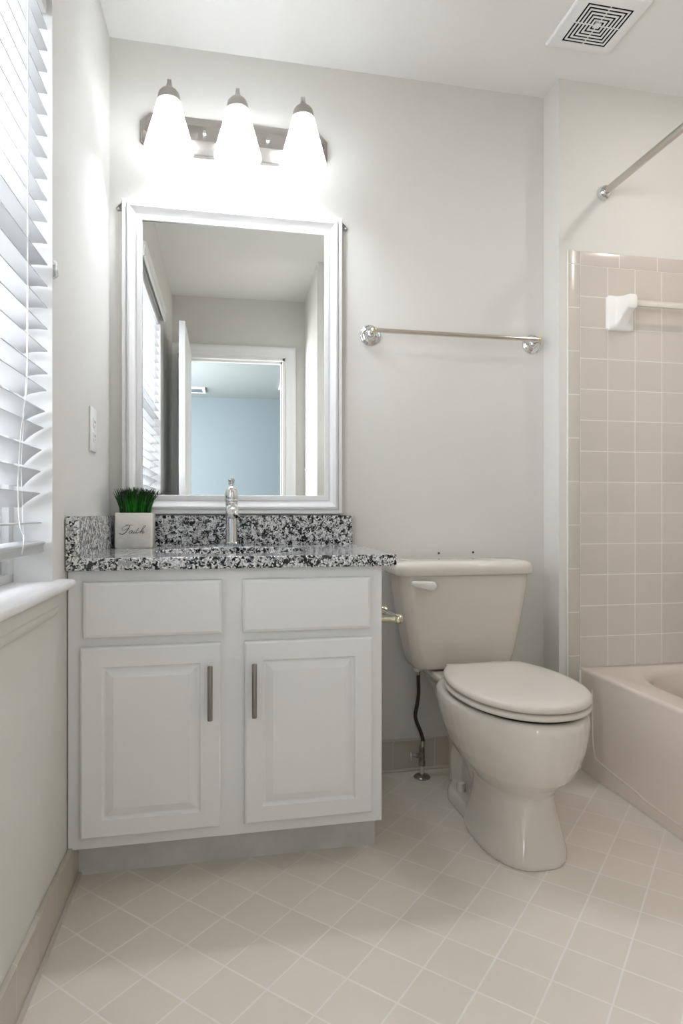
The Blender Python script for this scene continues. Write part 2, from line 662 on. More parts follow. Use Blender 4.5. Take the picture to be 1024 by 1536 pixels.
# ------------------------------------------------------------------ window
win = thing('window_1', 'white double-hung window behind the blind', 'window', (LX, 0, 0), None, LROT)
struct(win)
del win['category']
b = MB()
FX0, FX1 = -0.15, -0.078
b.box(FX0, FX1, WY1 - 0.030, WY1, 0.757, WZ1, 0.002)
b.box(FX0, FX1, WY0, WY0 + 0.030, 0.757, WZ1, 0.002)
b.box(FX0, FX1, WY0, WY1, WZ1 - 0.03, WZ1, 0.002)
b.box(FX0, FX1, WY0, WY1, 0.757, 0.777, 0.002)
b.build('window_frame', M['trim'], win)
b = MB()
SX0, SX1 = -0.128, -0.092
b.box(SX0, SX1, WY1 - 0.075, WY1 - 0.028, 0.775, 1.42, 0.003)
b.box(SX0, SX1, WY0 + 0.028, WY0 + 0.075, 0.775, 1.42, 0.003)
b.box(SX0, SX1, WY0 + 0.03, WY1 - 0.03, 0.775, 0.835, 0.003)
b.box(SX0 + 0.02, SX1 + 0.012, WY0 + 0.05, WY1 - 0.05, 0.806, 0.818, 0.003)
b.box(SX0, SX1, WY0 + 0.03, WY1 - 0.03, 1.375, 1.42, 0.003)
b.box(SX0 - 0.02, SX0 + 0.01, WY1 - 0.075, WY1 - 0.028, 1.38, 2.01, 0.003)
b.box(SX0 - 0.02, SX0 + 0.01, WY0 + 0.028, WY0 + 0.075, 1.38, 2.01, 0.003)
b.build('sash', M['trim'], win)
b = MB()
b.box(-0.112, -0.108, WY0 + 0.07, WY1 - 0.07, 0.83, 1.38)
b.box(-0.134, -0.130, WY0 + 0.07, WY1 - 0.07, 1.40, 2.01)
b.build('glass', M['glass'], win)
b = MB()
for (y0, y1) in ((WY1 - 0.002, WY1), (WY0, WY0 + 0.002)):
    b.box(-0.15, 0.0008, y0, y1, 0.757, WZ1)
b.box(-0.15, 0.0008, WY0, WY1, WZ1 - 0.002, WZ1)
b.build('jamb_liner', M['trim'], win)

# stool and apron
b = MB()
pts = [(-0.15, WY0), (-0.15, WY1), (0.0, WY1), (0.0, WY1 + 0.055)]
R = 0.010
for k in range(6):
    t = PI / 2 - (PI / 2) * k / 5
    pts.append((0.038 - R + R * math.cos(t), WY1 + 0.055 - R + R * math.sin(t)))
pts += [(0.038, WY0 - 0.05), (0.0, WY0 - 0.05), (0.0, WY0)]
zc, hz = 0.7475, 0.0095
rg = []
for k in range(7):
    t = -PI / 2 + PI * k / 6
    ins = 0.006 * (1 - math.cos(t))
    rg.append([(x - (ins if x > 0.01 else 0), y - (ins if y > WY1 + 0.03 else 0), zc + hz * math.sin(t)) for x, y in pts])
b.rings(rg)
struct(lplace(b.build('trim_1', M['trim'], angle=50)), 'white window stool with a rounded nose')
b = MB()
prof = [(0, 0.738), (0.014, 0.738), (0.014, 0.705), (0.011, 0.700), (0.0115, 0.694), (0.009, 0.686), (0.004, 0.680), (0, 0.679)]
y0, y1 = WY0 - 0.01, WY1 + 0.012
b.rings([[(x, y0, z) for x, z in prof], [(x, y1 - x * 0.3, z) for x, z in prof]])
struct(lplace(b.build('trim_3', M['wall'], angle=25)), 'painted apron moulding below the window stool')

# ------------------------------------------------------------------ blind
bl = lthing('window_blind', 'white two-inch slat blind hanging in the window, slats opening towards the bottom', 'blind')
BYA, BYB = WY0 + 0.012, WY1 - 0.013
zs = []
z = 1.303
while z < 1.98:
    zs.append((z, 3.0, 0.0))
    z += 0.0463
low = [(1.255, 6, 0), (1.207, 9, 0), (1.171, 16, -0.002), (1.126, 27, -0.005), (1.090, 36, -0.008), (1.043, 41, -0.012), (0.997, 42, -0.014), (0.949, 37, -0.015), (0.885, 4, -0.012)]
zs += [(a_, t_, dx) for a_, t_, dx in low]
b = MB()
SD, ST = 0.050, 0.0028
for (z, tilt, dx) in zs:
    t = math.radians(tilt)
    u = Vector((-math.cos(t), 0, -math.sin(t)))
    w = Vector((-math.sin(t), 0, math.cos(t)))
    tip = Vector((-0.006 + dx, 0, z))
    sec = []
    for k in range(7):
        s = SD * k / 6
        crown = 0.0022 * (1 - (2 * k / 6 - 1) ** 2)
        sec.append(tip + u * s + w * (crown + ST / 2))
    sec2 = []
    for k in range(6, -1, -1):
        s = SD * k / 6
        crown = 0.0022 * (1 - (2 * k / 6 - 1) ** 2)
        sec2.append(tip + u * s + w * (crown - ST / 2))
    loop = sec + sec2
    b.rings([[(q.x, BYA, q.z) for q in loop], [(q.x, BYB, q.z) for q in loop]])
b.build('slats', M['blind'], bl, angle=40)
b = MB()
b.rings([[(x, y, z) for x, z in ((-0.010, 0.845), (-0.0085, 0.842), (-0.0135, 0.835), (-0.012, 0.824), (-0.015, 0.822), (-0.058, 0.822), (-0.062, 0.826), (-0.062, 0.842), (-0.058, 0.846))] for y in (BYA, BYB - 0.006)])
b.build('bottom_rail', M['blind'], bl)
b = MB()
b.box(-0.068, -0.008, BYA, BYB, 1.985, 2.028, 0.002)
b.build('headrail', M['white_plastic'], bl)
b = MB()
prof = [(0.018, 2.012), (0.024, 2.012), (0.028, 2.018), (0.026, 2.026), (0.028, 2.058), (0.032, 2.066), (0.032, 2.078), (0.018, 2.078)]
b.rings([[(x, WY0 - 0.02, z) for x, z in prof], [(x, WY1 - 0.03, z) for x, z in prof]])
b.box(0.0005, 0.020, WY1 - 0.040, WY1 - 0.0305, 2.013, 2.077)
b.box(0.0005, 0.020, WY0 - 0.0195, WY0 - 0.010, 2.013, 2.077)
b.build('valance', M['white_plastic'], bl)
b = MB()
b.tube(catmull([(-0.003, -0.819, 1.98), (-0.003, -0.819, 1.474), (-0.003, -0.819, 1.319), (-0.003, -0.823, 1.176), (-0.003, -0.83, 1.137), (-0.003, -0.858, 1.068), (-0.003, -0.873, 0.992), (-0.003, -0.877, 0.943), (-0.003, -0.866, 0.881), (-0.004, -0.839, 0.861), (-0.004, -0.854, 0.828)], 6), 0.0011, 6)
for y in (-0.80, -1.08, -1.40):
    for x in (-0.009, -0.056):
        b.tube([(x, y, 1.985), (x - 0.002, y, 1.2), (x - 0.012, y, 1.0), (x - 0.008, y, 0.846)], 0.0006, 5)
b.build('cord', M['white_plastic'], bl)
b = MB()
b.box(0.0005, 0.006, -0.662, -0.645, 1.425, 1.450, 0.002)
b.tube([(0.002, -0.662, 1.458), (0.010, -0.662, 1.452), (0.010, -0.662, 1.424), (0.002, -0.662, 1.418)], 0.0025, 8)
b.lathe([(0.004, 0), (0.004, 0.003), (0.001, 0.004)], (0.006, -0.657, 1.437), 'X', 10)
cl = lplace(b.build('cord_cleat', M['clear']))
cl['label'] = 'small clear plastic cleat screwed at the edge of the window opening'
cl['category'] = 'cleat'

# ------------------------------------------------------------------ outlet on the left wall
ot = lthing('wall_outlet', 'white double electrical outlet on the wall between window and mirror', 'outlet')
oy, oz = -0.262, 1.140
b = MB()
b.box(0.0003, 0.0055, oy - 0.038, oy + 0.038, oz - 0.062, oz + 0.062, 0.002)
b.build('cover_plate', M['white_plastic'], ot)
for dz in (0.0195, -0.0195):
    b = MB()
    b.prism(rrect(0, 0, 0.0165, 0.0145, 0.008), 0.004, 0.0085)
    s = b.build('socket', M['white_plastic'], ot, matrix=Matrix.Translation((0, oy, oz + dz)) @ Matrix(((0, 0, 1, 0), (1, 0, 0, 0), (0, 1, 0, 0), (0, 0, 0, 1))))
    b = MB()
    for dy, h in ((-0.006, 0.004), (0.006, 0.0033)):
        b.box(0.0075, 0.0089, oy + dy - 0.001, oy + dy + 0.001, oz + dz + 0.002 - h, oz + dz + 0.002 + h)
    b.lathe([(0.0022, 0), (0.0022, 0.0014)], (0.0075, oy, oz + dz - 0.0085), 'X', 10)
    b.build('slot', M['slot'], s)
b = MB()
b.lathe([(0.003, 0), (0.003, 0.001), (0.001, 0.0016)], (0.0055, oy, oz), 'X', 10)
b.build('screw', M['white_plastic'], ot)

# light switch reflected in the mirror
sw = thing('light_switch', 'white light switch on the wall beside the doorway, seen in the mirror', 'switch', (0.880 - 0.003, -2.262, 1.213))
b = MB()
b.box(-0.006, 0, -0.038, 0.038, -0.062, 0.062, 0.002)
b.build('cover_plate', M['white_plastic'], sw)
b = MB()
b.box(-0.017, -0.005, -0.005, 0.005, -0.012, 0.004, 0.002, rot=(0, 0.4, 0))
b.build('toggle', M['white_plastic'], sw)

# bedroom ceiling registers seen through the doorway in the mirror
for (nm, lb, x0, x1, y0, y1) in (('ceiling_vent', 'grey slotted ceiling vent beyond the doorway, left in the mirror reflection', -0.31, 0.0, -6.03, -5.72),
                                 ('ceiling_vent', 'white ceiling vent beyond the doorway, half hidden by the casing', 0.89, 1.14, -5.65, -4.95)):
    v = thing(nm, lb, 'vent', ((x0 + x1) / 2, (y0 + y1) / 2, CEIL), 'ceiling vents of the next room')
    hx, hy = (x1 - x0) / 2, (y1 - y0) / 2
    b = MB()
    for q in ((-hx, hx, -hy, -hy + 0.035), (-hx, hx, hy - 0.035, hy), (-hx, -hx + 0.035, -hy + 0.03, hy - 0.03), (hx - 0.035, hx, -hy + 0.03, hy - 0.03)):
        b.box(q[0], q[1], q[2], q[3], -0.022, 0, 0.003)
    b.build('frame', M['white_plastic'], v)
    b = MB()
    b.box(-hx + 0.03, hx - 0.03, -hy + 0.03, hy - 0.03, -0.010, -0.002)
    kk = 6
    for i in range(kk):
        yy = -hy + 0.05 + (2 * hy - 0.1) * i / (kk - 1)
        b.box(-hx + 0.03, hx - 0.03, yy - 0.008, yy + 0.008, -0.018, -0.012)
    b.build('louvers', M['grey_vent'], v)

# ------------------------------------------------------------------ vanity cabinet
VL, VR, VF, VT = -0.0165, 0.755, -0.535, 0.769
van = thing('vanity_cabinet', 'white two-door bathroom vanity cabinet under the granite top', 'cabinet')
b = MB()
b.box(-0.004, 0.012, VF + 0.018, -0.004, 0.10, VT - 0.002)
b.box(-0.004, 0.012, -0.446, -0.004, 0.0, 0.10)
b.box(VR - 0.016, VR, VF + 0.018, -0.004, 0.10, VT - 0.002)
b.box(VR - 0.016, VR, -0.455, -0.004, 0.0, 0.10)
b.box(0.01, VR - 0.01, VF + 0.018, -0.004, 0.104, 0.12)
b.box(0.01, VR - 0.01, -0.012, -0.004, 0.0, VT - 0.002)
b.build('carcass', M['cabinet'], van)
b = MB()
MS = 0.370
for (x0, x1, z0, z1) in ((VL, VL + 0.05, 0.101, VT - 0.0005), (VR - 0.05, VR, 0.101, VT - 0.0005), (MS - 0.035, MS + 0.035, 0.101, VT - 0.0005)):
    b.box(x0, x1, VF, VF + 0.019, z0, z1)
for (z0, z1) in ((0.101, 0.150), (0.572, 0.625), (0.725, VT - 0.0005)):
    b.box(VL, VR, VF + 0.0002, VF + 0.019, z0, z1)
b.build('face_frame', M['cabinet'], van)
b = MB()
b.box(-0.014, 0.755, -0.462, -0.446, 0.0, 0.112)
b.build('toe_kick', tint_noise(mat('toe_kick_paint', (220, 216, 212), 0.5), 14, (214, 210, 206), (226, 223, 219)), van)


def raised_panel(mb, x0, x1, z0, z1, yb, th, stile_l, stile_r, rail_t, rail_b, bevel_w):
    """door slab facing -y with a routed raised panel"""
    yf = yb - th
    e = 0.005
    outer = lambda i, y: [(x0 + i, y, z0 + i), (x1 - i, y, z0 + i), (x1 - i, y, z1 - i), (x0 + i, y, z1 - i)]
    ix0, ix1, iz0, iz1 = x0 + stile_l, x1 - stile_r, z0 + rail_b, z1 - rail_t
    inner = lambda i, y: [(ix0 + i, y, iz0 + i), (ix1 - i, y, iz0 + i), (ix1 - i, y, iz1 - i), (ix0 + i, y, iz1 - i)]
    mb.rings([outer(0, yb), outer(0, yf + e), outer(0.0015, yf + 0.002), outer(0.005, yf), inner(-0.001, yf), inner(0.0015, yf + 0.0055), inner(0.004, yf + 0.007), inner(0.007, yf + 0.0068),
              inner(bevel_w * 0.6, yf + 0.0035), inner(bevel_w, yf + 0.0012), inner(bevel_w + 0.0015, yf + 0.0005)])


def slab_front(mb, x0, x1, z0, z1, yb, th):
    yf = yb - th
    outer = lambda i, y: [(x0 + i, y, z0 + i), (x1 - i, y, z0 + i), (x1 - i, y, z1 - i), (x0 + i, y, z1 - i)]
    mb.rings([outer(0, yb), outer(0, yf + 0.006), outer(0.002, yf + 0.003), outer(0.008, yf)])


for (x0, x1, z0, z1) in ((0.019, 0.344, 0.608, 0.741), (0.394, 0.722, 0.608, 0.741)):
    b = MB()
    slab_front(b, x0, x1, z0, z1, VF - 0.0003, 0.0175)
    b.build('drawer_front', M['cabinet'], van, angle=20)
for (x0, x1, sl, sr, hxx) in ((0.013, 0.341, 0.050, 0.050, 0.315), (0.399, 0.727, 0.045, 0.048, 0.4215)):
    b = MB()
    raised_panel(b, x0, x1, 0.131, 0.5855, VF - 0.0003, 0.0185, sl, sr, 0.048, 0.043, 0.024)
    d = b.build('door', M['cabinet'], van, angle=14)
    b = MB()
    hy = VF - 0.0185 - 0.026
    b.lathe([(0.0055, 0), (0.0062, 0.001), (0.0062, 0.131), (0.0055, 0.132)], (hxx, hy, 0.4035), 'Z', 16)
    for zz in (0.427, 0.512):
        b.lathe([(0.0045, 0), (0.0045, 0.0275)], (hxx, VF - 0.018, zz), '-Y', 12)
    b.build('handle', M['steel'], d)

# ------------------------------------------------------------------ granite worktop, sink, faucet
CT0, CT1 = 0.769, 0.799
CYF = -0.560
CL, CR = -0.0075, 0.789
SXC, SYC, SA, SB = 0.377, -0.300, 0.215, 0.150
top = thing('countertop', 'speckled black and white granite vanity top with a polished front edge', 'countertop')


def top_mesh(mb):
    bm = mb.bm
    # left edge follows the wall
    angs = sorted(set([2 * PI * i / 64 for i in range(64)] + [math.atan2(y - SYC, x - SXC) % (2 * PI) for x in (CL, CR) for y in (CYF, -0.001)]))
    lo, hi, li, hi_i = [], [], [], []
    for t in angs:
        c, s = math.cos(t), math.sin(t)
        k = min([((CR if c > 0 else CL) - SXC) / c if abs(c) > 1e-9 else 1e9, ((-0.001 if s > 0 else CYF) - SYC) / s if abs(s) > 1e-9 else 1e9])
        x, y = SXC + k * c, SYC + k * s
        if x < CL + 0.002:
            x = x + 0.02 * y * 0.9
        ox, oy = SXC + SA * c, SYC + SB * s
        lo.append(((x, y, CT0), (x, y, CT1), (ox, oy, CT0), (ox, oy, CT1)))
    V = [[bm.verts.new(q) for q in r] for r in lo]
    n_ = len(V)
    for i in range(n_):
        a, c = V[i], V[(i + 1) % n_]
        bm.faces.new((a[0], c[0], c[1], a[1]))
        bm.faces.new((a[1], c[1], c[3], a[3]))
        bm.faces.new((a[3], c[3], c[2], a[2]))
        bm.faces.new((a[2], c[2], c[0], a[0]))


b = MB()
top_mesh(b)
bmesh.ops.recalc_face_normals(b.bm, faces=b.bm.faces)
o = b.build('slab', M['granite'], top)
mod = o.modifiers.new('edge', 'BEVEL')
mod.width = 0.0025
mod.segments = 3
mod.limit_method = 'ANGLE'
mod.angle_limit = math.radians(60)
b = MB()
b.box(0.0205, CR, -0.0205, -0.001, CT1, 0.898, 0.0015)
b.build('backsplash', M['granite'], top)
b = MB()
b.prism([(LX + 0.001, -0.001), (CL - 0.0095, CYF), (CL - 0.0095 + 0.030, CYF), (0.0205, -0.001)], CT1, 0.898)
b.build('side_splash', M['granite'], top)

b = MB()
prof = [(1.0, CT0 - 0.0005), (1.06, CT0 - 0.001), (1.06, CT0 - 0.012), (1.03, CT0 - 0.05), (0.95, CT0 - 0.10), (0.75, CT0 - 0.135), (0.45, CT0 - 0.15), (0.12, CT0 - 0.155)]
rg = [[(SXC + SA * r * math.cos(2 * PI * i / 48), SYC + SB * r * math.sin(2 * PI * i / 48), z) for i in range(48)] for r, z in prof]
inn = [(1.0, CT0 - 0.0005), (1.0, CT0 - 0.012), (0.97, CT0 - 0.05), (0.89, CT0 - 0.095), (0.70, CT0 - 0.126), (0.42, CT0 - 0.141), (0.12, CT0 - 0.146)]
rg = rg[::-1] + [[(SXC + SA * r * math.cos(2 * PI * i / 48), SYC + SB * r * math.sin(2 * PI * i / 48), z) for i in range(48)] for r, z in inn[1:]]
sk = thing('sink', 'oval basin set below the cut-out in the granite top', 'sink')
b.rings(rg)
b.build('basin', M['white_ceramic'], sk)
b = MB()
b.lathe([(0.026, 0.0), (0.026, 0.004), (0.018, 0.006), (0.001, 0.005)], (SXC, SYC, CT0 - 0.147), 'Z', 20)
b.build('drain', M['chrome'], sk)

fc = thing('faucet', 'single-handle chrome faucet behind the sink', 'faucet', (0.377, -0.092, CT1))
b = MB()
b.prism(rrect(0, 0, 0.076, 0.027, 0.026, 8), 0, 0.006)
b.prism(rrect(0, 0, 0.073, 0.024, 0.0235, 8), 0.006, 0.008)
b.build('base_plate', M['chrome'], fc)
b = MB()
b.lathe([(0.0215, 0.008), (0.0215, 0.011), (0.0192, 0.014), (0.0186, 0.03), (0.0184, 0.10), (0.0192, 0.112), (0.0200, 0.118), (0.0200, 0.138), (0.0190, 0.142)], (0, 0, 0), 'Z', 32)
b.build('body', M['chrome'], fc)
b = MB()
sp = catmull([(0.001, -0.004, 0.117), (0.001, -0.04, 0.121), (0.001, -0.085, 0.119), (0.001, -0.115, 0.110), (0.001, -0.124, 0.096)], 6)
b.tube(sp, [0.0188 - 0.0012 * k / (len(sp) - 1) for k in range(len(sp))], 24)
b.build('spout', M['chrome'], fc)
b = MB()
b.lathe([(0.0200, 0.142), (0.0212, 0.144), (0.0212, 0.150), (0.0200, 0.152), (0.0210, 0.155), (0.0208, 0.164), (0.0192, 0.175), (0.0160, 0.184), (0.0105, 0.190), (0.0068, 0.194), (0.0062, 0.200), (0.0080, 0.204), (0.0106, 0.208), (0.0112, 0.213), (0.0085, 0.2165), (0.001, 0.2175)], (0, 0, 0), 'Z', 32)
b.build('handle', M['chrome'], fc)

# ------------------------------------------------------------------ grass planter
PX0, PX1, PY0, PY1, PZ0, PZ1 = 0.0295, 0.139, -0.150, -0.042, CT1, 0.9065
pl = thing('grass_planter', 'square cream ceramic pot of green grass with black script word', 'planter', ((PX0 + PX1) / 2, (PY0 + PY1) / 2, CT1))
T = Matrix.Translation((-(PX0 + PX1) / 2, -(PY0 + PY1) / 2, -CT1))
b = MB()
hw = (PX1 - PX0) / 2
hd = (PY1 - PY0) / 2
H = PZ1 - PZ0
rr = lambda i, z, r=0.006: [(x, y, z) for x, y in rrect(0, 0, hw - i, hd - i, max(r - i * 0.3, 0.002), 5)]
b.rings([rr(0.002, 0.0), rr(0.0, 0.003), rr(0.0, H - 0.0025), rr(0.0015, H), rr(0.0065, H), rr(0.008, H - 0.003), rr(0.009, H - 0.022)])
b.build('pot', M['pot'], pl)
b = MB()
b.prism(rrect(0, 0, hw - 0.0088, hd - 0.0088, 0.003), H - 0.03, H - 0.012)
b.build('soil', M['soil'], pl)
# the word on the front of the pot
b = MB()
strokes = [
    ([(350, 425), (295, 432), (245, 458), (225, 500), (248, 525), (292, 508), (335, 470)], 5),
    ([(290, 420), (330, 412), (385, 414), (445, 410)], 7),
    ([(378, 420), (350, 480), (312, 540), (270, 580), (222, 596), (168, 576)], 11),
    ([(282, 508), (325, 500), (372, 492)], 5),
    ([(432, 528), (395, 524), (362, 558), (368, 580), (398, 570), (432, 530)], 8),
    ([(434, 526), (416, 568), (430, 580), (462, 556)], 8),
    ([(478, 524), (452, 566), (464, 580), (496, 556)], 9),
    ([(496, 494), (492, 500)], 8),
    ([(548, 470), (500, 562), (512, 580), (545, 556)], 9),
    ([(498, 520), (560, 516)], 4),
    ([(545, 568), (622, 506), (680, 440), (676, 424), (652, 436), (604, 520), (574, 582)], 7),
    ([(580, 570), (612, 534), (638, 524), (640, 540), (616, 568), (628, 580), (664, 552)], 9),
]
for st, wd in strokes:
    pts = []
    for (cx, cy) in st:
        fx = (cx - 75) / 740.0
        fz = 1 - (cy - 170) / 710.0
        pts.append((-hw + fx * 2 * hw, -hd - 0.0001, fz * H))
    cp = catmull(pts, 6) if len(pts) > 2 else [Vector(q) for q in pts]
    b.tube(cp, wd * 0.5 * 2 * hw / 740.0 * 1.25, 6)
b.build('lettering', M['ink'], pl)
# grass
bm = bmesh.new()
cl = bm.loops.layers.color.new('blade')
for i in range(620):
    u, v = random.uniform(-1, 1), random.uniform(-1, 1)
    x, y = u * (hw - 0.014), v * (hd - 0.014)
    hgt = random.uniform(0.064, 0.092) * (1 - 0.08 * abs(u))
    lx, ly = u * 0.016 + random.uniform(-0.008, 0.008), v * 0.012 + random.uniform(-0.008, 0.008)
    if u > 0.5 and random.random() < 0.15:
        lx += 0.014
    wdt = random.uniform(0.0011, 0.0018)
    a = random.uniform(0, PI)
    wx, wy = math.cos(a) * wdt, math.sin(a) * wdt
    g = random.uniform(0.6, 1.3)
    cols = [(0.07 * g, 0.34 * g, 0.02 * g, 1), (0.10 * g, 0.46 * g, 0.04 * g, 1), (0.06 * g, 0.32 * g, 0.025 * g, 1), (0.015, 0.05, 0.01, 1)]
    prev = None
    for k, (f, ws) in enumerate(((0, 1.0), (0.4, 1.0), (0.8, 0.8), (1.0, 0.35))):
        px, py, pz = x + lx * f * f, y + ly * f * f, H - 0.014 + (hgt + 0.004) * f
        cur = (bm.verts.new((px - wx * ws, py - wy * ws, pz)), bm.verts.new((px + wx * ws, py + wy * ws, pz)))
        if prev:
            f_ = bm.faces.new((prev[0], prev[1], cur[1], cur[0]))
            for lp in f_.loops:
                lp[cl] = cols[k - 1] if lp.vert in prev else cols[k]
        prev = cur
me = bpy.data.meshes.new('grass')
bm.to_mesh(me)
bm.free()
me.materials.append(M['grass'])
gr = bpy.data.objects.new('grass', me)
COL.objects.link(gr)
gr.parent = pl
gr['kind'] = 'stuff'

# ------------------------------------------------------------------ mirror
mr_ = thing('wall_mirror', 'white framed rectangular mirror hung above the vanity', 'mirror', (0, -0.001, 0))
MX0, MX1, MZ0, MZ1 = 0.0325, 0.7525, 0.903, 1.916
prof = [(0.0, 0.0), (0.0, 0.019), (0.002, 0.021), (0.011, 0.022), (0.013, 0.018), (0.015, 0.018), (0.018, 0.027), (0.024, 0.029), (0.030, 0.025), (0.042, 0.014), (0.045, 0.013), (0.0455, 0.016), (0.060, 0.016), (0.062, 0.014), (0.062, 0.008)]
b = MB()
b.rings([[(MX0 + d, -h, MZ0 + d), (MX1 - d, -h, MZ0 + d), (MX1 - d, -h, MZ1 - d), (MX0 + d, -h, MZ1 - d)] for d, h in prof], cap0=False, cap1=False)
b.build('frame', M['trim'], mr_, angle=28)
b = MB()
d = 0.060
b.box(MX0 + d, MX1 - d, -0.0095, -0.0075, MZ0 + d, MZ1 - d, rot=(0, 0, -0.0165))
b.build('glass', M['mirror'], mr_, smooth=False)
for (x, s, lb) in ((0.022, -1, 'clear plastic mirror clip at the upper left corner of the white mirror frame'), (0.7665, 1, 'clear plastic mirror clip at the upper right corner of the white mirror frame')):
    mc = thing('mirror_clip', lb, 'clip', (x, 0, 1.892), 'clear mirror clips')
    b = MB()
    b.prism([(-0.008 * s, 0.014), (0.009 * s, -0.004), (0.004 * s, -0.012), (-0.008 * s, -0.010)], 0.0, 0.006)
    b.build('body', M['clear'], mc, matrix=Matrix(((1, 0, 0, 0), (0, 0, -1, 0), (0, 1, 0, 0), (0, 0, 0, 1))))
    b = MB()
    b.lathe([(0.004, 0.006), (0.004, 0.008), (0.0015, 0.0095)], (0.002 * s, 0, -0.004), '-Y', 12)
    b.build('screw', M['chrome'], mc)

# ------------------------------------------------------------------ vanity light
lt = thing('vanity_light', 'three-lamp brushed nickel wall light with frosted bell shades above the mirror', 'wall light', (0.395, -0.0005, 2.143))
b = MB()


def octo(hx, hz, c, y):
    return [(-hx, y, -hz + c), (-hx + c, y, -hz), (hx - c, y, -hz), (hx, y, -hz + c), (hx, y, hz - c), (hx - c, y, hz), (-hx + c, y, hz), (-hx, y, hz - c)]


b.rings([octo(0.307, 0.062, 0.030, 0), octo(0.307, 0.062, 0.030, -0.012), octo(0.304, 0.059, 0.029, -0.015), octo(0.298, 0.050, 0.027, -0.017), octo(0.296, 0.028, 0.018, -0.030), octo(0.292, 0.024, 0.016, -0.034)])
b.build('back_plate', M['chrome_soft'], lt, angle=20)
for dx in (-0.103, 0.103):
    b = MB()
    b.lathe([(0.006, 0.034), (0.006, 0.040), (0.004, 0.046), (0.001, 0.047)], (dx, 0, 0.0), '-Y', 12)
    b.build('cap_nut', M['chrome'], lt)
SZ0, SZ1 = 2.012 - 2.143, 2.160 - 2.143
for sx in (-0.2065, 0.0, 0.2055):
    Y = -0.150
    b = MB()
    # flat strap from plate, up and over into the socket cup
    path = catmull([(sx, -0.030, 0.005), (sx, -0.060, 0.020), (sx, -0.075, 0.060), (sx, -0.095, 0.086), (sx, -0.125, 0.093), (sx, -0.147, 0.083), (sx, -0.150, 0.066)], 6)
    rs = []
    for i, q in enumerate(path):
        dd = (path[min(i + 1, len(path) - 1)] - path[max(i - 1, 0)]).normalized()
        nrm = Vector((0, -dd.z, dd.y))
        w = 0.0058
        t = 0.0035
        rs.append([q + Vector((w, 0, 0)) + nrm * t, q + Vector((-w, 0, 0)) + nrm * t, q + Vector((-w, 0, 0)) - nrm * t, q + Vector((w, 0, 0)) - nrm * t])
    b.rings(rs)
    b.build('arm', M['chrome_soft'], lt)
    b = MB()
    b.lathe([(0.006, 0.075), (0.008, 0.066), (0.012, 0.058), (0.024, 0.049), (0.031, 0.040), (0.0335, 0.028), (0.0335, 0.012), (0.031, 0.012)], (sx, Y, 0), 'Z', 32)
    b.build('socket_cup', M['chrome_soft'], lt)
    b = MB()
    outer = [(0.032, SZ1 + 0.004), (0.036, SZ1 - 0.004), (0.0405, SZ1 - 0.022), (0.047, SZ1 - 0.05), (0.0575, SZ1 - 0.085), (0.0685, SZ0 + 0.022), (0.0715, SZ0 + 0.012), (0.0738, SZ0 + 0.004), (0.0745, SZ0), (0.0725, SZ0 - 0.001)]
    inner = [(0.0700, SZ0 + 0.004), (0.068, SZ0 + 0.012), (0.0655, SZ0 + 0.022), (0.0545, SZ1 - 0.085), (0.044, SZ1 - 0.05), (0.0375, SZ1 - 0.022), (0.033, SZ1 - 0.004), (0.029, SZ1 + 0.002)]
    b.lathe(outer + inner, (sx, Y, 0), 'Z', 48, cap0=False, cap1=False)
    b.build('lamp_shade', M['frost'], lt, angle=60)
    b = MB()
    b.lathe([(0.012, SZ1 + 0.004), (0.013, SZ1 - 0.014), (0.017, SZ1 - 0.028), (0.0255, SZ1 - 0.05), (0.0295, SZ1 - 0.072), (0.0285, SZ1 - 0.088), (0.022, SZ1 - 0.101), (0.011, SZ1 - 0.107), (0.001, SZ1 - 0.1085)], (sx, Y, 0), 'Z', 28)
    b.build('bulb', M['bulb'], lt, angle=80)

# ------------------------------------------------------------------ towel bar on the back wall
tb = thing('towel_bar', 'chrome towel bar with round rosettes on the wall above the toilet', 'towel bar', (0, -0.0003, 1.525))
for x in (0.8545, 1.4665):
    b = MB()
    b.lathe([(0.0365, 0), (0.0365, 0.003), (0.035, 0.006), (0.033, 0.007), (0.0315, 0.006), (0.030, 0.007), (0.028, 0.010), (0.020, 0.013), (0.017, 0.013), (0.0155, 0.018), (0.011, 0.023), (0.0075, 0.026), (0.001, 0.027)], (x, 0, 0), '-Y', 36)
    r_ = b.build('rosette', M['chrome'], tb, angle=50)
    b = MB()
    b.lathe([(0.0055, 0.022), (0.005, 0.045), (0.006, 0.050), (0.001, 0.055)], (x, 0, 0.001), '-Y', 16)
    xe = x - 0.001 if x < 1 else x + 0.001
    b.lathe([(0.001, -0.0095), (0.006, -0.008), (0.0095, -0.003), (0.0100, 0.002), (0.0090, 0.007), (0.0078, 0.009)], (xe, -0.058, 0.003), 'X' if x < 1 else '-X', 18)
    b.build('post', M['brass'], tb)
b = MB()
b.lathe([(0.0078, 0), (0.0078, 0.602)], (0.860, -0.058, 0.003), 'X', 18)
b.build('rail', mat('rail_chrome', (214, 206, 198), 0.14, 1.0), tb)

